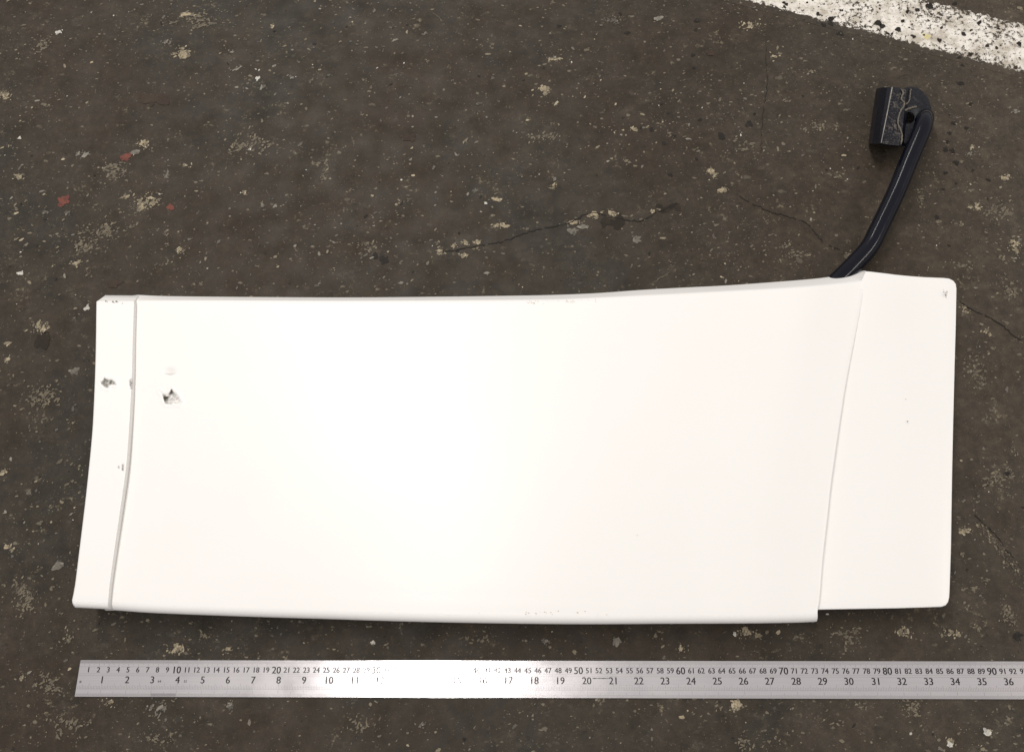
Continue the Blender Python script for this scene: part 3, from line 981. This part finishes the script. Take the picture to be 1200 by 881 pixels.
for a, dz in ((90, .045), (90, .006), (90, 0), (68, 0), (45, 0), (22, 0)):
    rr = .0065
    tuck = .022 if dz > .02 else (.006 if dz > 0 else 0)
    low.append([Vector((p.x + (0.0016 * math.sin(R(a)) if i < 5 else 0), p.y - rr * math.sin(R(a)) + (tuck if i > 3 else max(tuck, .45 * (rows[0][6].z - .006 - max(.0006, p.z - dz)))), max(.0006, p.z - rr * (1 - math.cos(R(a))) - dz))) for i, p in enumerate(rows[0])])
topr = []
T0, T1 = (123.5, 346), (161, 346.4)
for k in (.12, .5, 1.0, 1.05, 1.1):
    r_ = []
    for i, p in enumerate(rows[-1]):
        t = max(0, min(1, (i - 4) / (len(FU) - 1)))
        q = P(lerp(T0[0], T1[0], t), lerp(T0[1], T1[1], t), ZF - .015)
        if i < 4:
            q = q + Vector((-.0004, -.0004 * i, -.004 if i else -.03))
        if i >= n0 - 4:
            q = P(161.5, 346.4, ZF - .015) + Vector((.0004, 0, -.003 * (i - n0 + 4)))
        kk = min(1, k)
        pp = lerp(p, q, kk)
        if k > 1:
            pp = q + Vector((0, .001, -.008 if k < 1.08 else -.035))
        pp.z = max(.0006, pp.z)
        r_.append(pp)
    topr.append(r_)
allr = low + rows + topr
alld = [[0] * n0] * len(low) + dd + [[0] * n0] * len(topr)
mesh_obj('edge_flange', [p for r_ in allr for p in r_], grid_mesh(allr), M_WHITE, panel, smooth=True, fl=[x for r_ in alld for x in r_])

# end plate at the right -------------------------------------------------
ZP = .0395
PL = [(1014.5, 317.5), (1050, 320.3), (1085, 323.2), (1106, 325)]
arc = [(1112.5, 325.9), (1117.5, 328.5), (1120.5, 332.5), (1121.3, 338)]
rgt = [(1120.6, 380), (1119.2, 430), (1118, 480), (1116.8, 530), (1115.6, 580), (1114.2, 640), (1112, 692), (1111.4, 700)]
arc2 = [(1110, 705.5), (1107, 709.3), (1102, 711)]
bot = [(1085, 711.6), (1050, 712.4), (1000, 713.2), (953, 714)]
inn = [(954, 698), (957, 655), (968, 560), (979, 480), (986, 439), (996, 391), (1003, 357), (1009, 330)]
pts = PL + arc + rgt + arc2 + bot + inn


def plate_z(px, py):
    # gently bowed: lowest at the far right edge
    z = ZP - .006 * sstep(1040, 1125, px) + .0025 * sstep(560, 320, py)
    return z


bm = bmesh.new()
NU, NV = 26, 40


def plate_pt(u, v):
    """u across (0 inner, 1 right), v up"""
    yb, yt = lerp(714.2, 711, u), 0
    iu = curve_at([(950, 714), (940, 640), (950, 560), (962, 480), (978, 400), (990, 350), (1005, 318)], v)
    ru = curve_at([(1111.2, 711), (1112.2, 690), (1114.2, 640), (1115.6, 580), (1118, 480), (1120.2, 400), (1121.4, 326.4)], v)
    x = lerp(iu[0], ru[0], u)
    y = lerp(iu[1], ru[1], u)
    return x, y


TH_P = .0035
ol = []
Q = [(x, y) for x, y in pts]
vt = [bm.verts.new(P(x, y, plate_z(x, y))) for x, y in Q]
face = bm.faces.new(vt)
# cut the outline into a grid so the plate can bow
for cxp in (1000, 1020, 1040, 1055, 1070, 1085, 1100, 1110):
    a = P(cxp, 300, ZP); b_ = P(cxp - 8, 760, ZP)
    nrm = Vector((b_.y - a.y, a.x - b_.x, 0)).normalized()
    bmesh.ops.bisect_plane(bm, geom=bm.verts[:] + bm.edges[:] + bm.faces[:], plane_co=a, plane_no=nrm)
for cyp in range(340, 710, 30):
    a = P(1000, cyp, ZP)
    bmesh.ops.bisect_plane(bm, geom=bm.verts[:] + bm.edges[:] + bm.faces[:], plane_co=a, plane_no=(0, 1, 0))
xr0, xr1 = P(1040, 500, ZP).x, P(1118, 500, ZP).x
y0_, y1_ = P(1050, 560, ZP).y, P(1050, 320, ZP).y
for vtx in bm.verts:
    vtx.co.z = ZP - .006 * sstep(xr0, xr1 + .004, vtx.co.x) + .0025 * sstep(y0_, y1_, vtx.co.y)
ext = bmesh.ops.extrude_face_region(bm, geom=bm.faces[:])
for g in ext['geom']:
    if isinstance(g, bmesh.types.BMVert):
        g.co.z -= TH_P
bmesh.ops.recalc_face_normals(bm, faces=bm.faces)
me = bpy.data.meshes.new('end_plate')
bm.to_mesh(me)
bm.free()
me.materials.append(M_WHITE)
me.polygons.foreach_set('use_smooth', [True] * len(me.polygons))
ep = bpy.data.objects.new('end_plate', me)
COL.objects.link(ep)
ep.parent = panel
ep.matrix_parent_inverse = parent_inv(panel)
bv = ep.modifiers.new('bevel', 'BEVEL')
bv.width = .0011
bv.segments = 3
bv.limit_method = 'ANGLE'
bv.angle_limit = R(50)
bv.harden_normals = False

# paint chips and specks (flat marks on the panel)
CH = Flecks()


def chip(px, py, z, s, sy=None, col=(.16, .145, .115), ang=0):
    q = P(px, py, z)
    CH.add(q.x, q.y, s, sy or s * .7, ang, col, z=z)


for (x, y, s) in [(124, 352.8, .0009), (125.6, 353.4, .0005), (132, 353.3, .0010), (133.5, 354.4, .0006), (136.4, 353.2, .0011), (138, 353.8, .0005), (143.5, 355.4, .0006)]:
    chip(x, y, ZF + .0006, s)
for (x, y, s, c) in [(1063.6, 493.6, .0010, (.2, .2, .17)), (1061.5, 467.5, .0006, (.35, .34, .3))]:
    chip(x, y, ZP + .0008, s, col=c)
for j in range(9):
    chip(1107 + random.gauss(0, 1.6), 344 + random.gauss(0, 2.2), ZP - .0012, random.uniform(.0005, .0012), col=(.52, .50, .46), ang=random.uniform(0, 3))
for j in range(18):
    x = random.choice((random.gauss(632, 14), random.uniform(560, 720)))
    chip(x, curve_x(FOOT, x) - 9 - 5 * random.random() ** 2, zmain((x - 132) / 825, .012) + .0003, random.uniform(.0003, .0008), col=random.choice(((.58, .55, .48), (.64, .61, .55), (.45, .43, .37))))
for j in range(26):
    x = random.choice((random.gauss(625, 6), random.gauss(672, 7), random.uniform(590, 720)))
    chip(x, curve_x(CREASE, x) + .5 + 3.5 * random.random(), zmain((x - 161) / 852, .985) + .0008, random.uniform(.0003, .0009), .0003, col=random.choice(((.46, .42, .30), (.58, .54, .44))))
chip(747, 627, zmain(.73, .24) + .0004, .0006, col=(.35, .33, .28))
o = mesh_obj('paint_chips', CH.v, CH.f, M_FLECK, panel, cols=CH.c)
o['kind'] = 'stuff'

# ------------------------------------------------------------------ black arm and bracket
def sweep(path, rad, seg=24, close=True):
    """path of (Vector, radius scale)"""
    vs, fs = [], []
    n = len(path)
    ref = Vector((0, 0, 1))
    prev = None
    for i, (c, k) in enumerate(path):
        a = path[max(0, i - 1)][0]; b = path[min(n - 1, i + 1)][0]
        d = (b - a).normalized()
        if prev is None:
            s_ = d.cross(ref).normalized()
        else:
            s_ = (prev - d * prev.dot(d)).normalized()
        prev = s_
        t_ = s_.cross(d)
        for j in range(seg):
            an = 2 * math.pi * j / seg
            vs.append(c + (s_ * math.cos(an) + t_ * math.sin(an)) * rad * k)
    for i in range(n - 1):
        for j in range(seg):
            a = i * seg + j
            b = i * seg + (j + 1) % seg
            fs.append((a, b, b + seg, a + seg))
    if close:
        fs.append(tuple(range(seg))[::-1])
        fs.append(tuple(range((n - 1) * seg, n * seg)))
    return vs, fs


ARM = [(905, 398, .020), (950, 359, .021), (985, 325.5, .0225), (1003, 307.5, .0235), (1015, 294.5, .024), (1021.5, 285, .0245), (1025, 278, .0250), (1040.5, 246, .027), (1052, 221, .029), (1064.5, 190, .0325), (1077, 161, .036), (1081.5, 149, .0365), (1083, 142, .0335), (1083.6, 139, .029), (1083.8, 138, .022), (1083.9, 138, .014)]
wp_ = [P(*a) for a in ARM]
fine = []
L = [tuple(v) for v in wp_]
NP = 70
for i in range(NP + 1):
    fine.append((Vector(curve_at(L, i / NP)), 1.0))
v_, f_ = sweep(fine, .0103, 40)
arm = mesh_obj('support_arm', v_, f_, M_BLACK, panel, smooth=True)
arm['label'] = 'black glossy bent tube running out from under the panel'

br = mesh_obj('mounting_bracket', [], [], M_DUSTY, panel)
# channel profile: (lower-end px, upper-end px, z)
prof = [((1017.5, 168), (1026.5, 105), .004), ((1018.5, 168.2), (1027.5, 104), .012), ((1022, 168.6), (1032, 103), .026), ((1029, 168.4), (1040, 102.4), .0370), ((1031.6, 167.9), (1044.4, 102.3), .0400),
        ((1033.4, 168.0), (1046.6, 102.3), .0410), ((1036, 168.6), (1049, 102.5), .0410), ((1047, 170.2), (1055, 103), .0395), ((1056, 171), (1062, 104), .0365), ((1060, 171.2), (1066, 104.5), .030), ((1061, 171.4), (1067, 105), .012)]
vs, fs = [], []
NB = 10
np_ = len(prof)
for j in range(NB + 1):
    t = j / NB
    for (a, b, z) in prof:
        vs.append(P(lerp(a[0], b[0], t), lerp(a[1], b[1], t), z))
for j in range(NB):
    for i in range(np_ - 1):
        a = j * np_ + i
        fs.append((a, a + 1, a + np_ + 1, a + np_))
m_ = br.data
m_.from_pydata([tuple(v) for v in vs], [], fs)
m_.update()
so = br.modifiers.new('solid', 'SOLIDIFY')
so.thickness = .0032
so.offset = -1
br['label'] = 'dusty black clamp bracket welded to the end of the arm'

# lug plate with a bolt hole
HC = (1065, 138.5)
LUG = [(1058, 104), (1066, 101.5), (1074, 102.5), (1082, 107.5), (1088, 116), (1091.5, 127), (1092, 139), (1089, 152), (1081, 163), (1068, 169), (1057.5, 169.5), (1056, 160), (1053, 148), (1052.5, 140), (1055, 132), (1058.5, 124), (1057, 115)]
N_ = 48


def ray_hit(an):
    dx, dy = math.cos(an), math.sin(an)
    best = None
    for i in range(len(LUG)):
        x1, y1 = LUG[i]; x2, y2 = LUG[(i + 1) % len(LUG)]
        ex_, ey_ = x2 - x1, y2 - y1
        den = dx * ey_ - dy * ex_
        if abs(den) < 1e-9:
            continue
        t = ((x1 - HC[0]) * ey_ - (y1 - HC[1]) * ex_) / den
        s_ = ((x1 - HC[0]) * dy - (y1 - HC[1]) * dx) / den
        if t > 0 and -1e-6 <= s_ <= 1 + 1e-6:
            best = t if best is None else max(best, t)
    return best


ZL = .0310
vs, fs = [], []
rings = []
for (f0_, z, hole) in ((1.0, ZL - .022, None), (1.0, ZL - .003, None), (.985, ZL - .0008, None), (.95, ZL, None), (.5, ZL + .0004, None), (0, ZL, 7.2), (0, ZL - .0008, 6.5), (0, ZL - .012, 6.2)):
    st = len(vs)
    for i in range(N_):
        an = 2 * math.pi * i / N_
        rr = ray_hit(an)
        if hole is None:
            rr = lerp(6.6, rr, f0_)
        else:
            rr = hole
        vs.append(P(HC[0] + rr * math.cos(an), HC[1] + rr * math.sin(an), z))
    rings.append(st)
for a, b in zip(rings, rings[1:]):
    for i in range(N_):
        j = (i + 1) % N_
        fs.append((a + i, a + j, b + j, b + i))
lug = mesh_obj('bolt_lug', vs, fs, mat_black('satin_black_steel', 0.25, 0.5), br, smooth=True)

# weld bead and dusty rims
def bead(pts, rad, name='weld_bead'):
    L = [tuple(P(*p)) for p in pts]
    fine = []
    n = 34
    for i in range(n + 1):
        c = Vector(curve_at(L, i / n))
        c += Vector((random.gauss(0, .00025), random.gauss(0, .00025), 0))
        fine.append((c, random.uniform(.65, 1.15) * (min(1, i / 2, (n - i) / 2) + .1)))
    v_, f_ = sweep(fine, rad, 8)
    return mesh_obj(name, v_, f_, M_WELD, br, smooth=True)


bead([(1055, 103.5, .0400), (1058.6, 109, .0390), (1056.4, 116, .0400), (1060, 122, .0370), (1055.5, 130, .0385), (1053, 138, .0395), (1052.2, 146, .0395), (1056.6, 155, .0375), (1056.8, 163, .0375), (1055.8, 170, .0380)], .0009)
bead([(1060, 130, .0350), (1064, 128, .0325), (1069, 126.5, .032), (1074.5, 125, .0318)], .0012)
M_WELD2 = mat_plain('worn_ridge_highlight', (0.30, 0.28, 0.25), 0.45)  # pale bead: ridge highlight put into the colour, with some edge wear
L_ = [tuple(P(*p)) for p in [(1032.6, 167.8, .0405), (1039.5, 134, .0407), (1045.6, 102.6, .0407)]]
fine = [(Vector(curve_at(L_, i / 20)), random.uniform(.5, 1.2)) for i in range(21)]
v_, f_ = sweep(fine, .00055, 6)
mesh_obj('worn_ridge_glint', v_, f_, M_WELD2, br, smooth=True)
bead([(1067.6, 103.5, .0312), (1066.6, 112, .0318), (1065, 119, .0320), (1060, 124, .0350)], .0006)
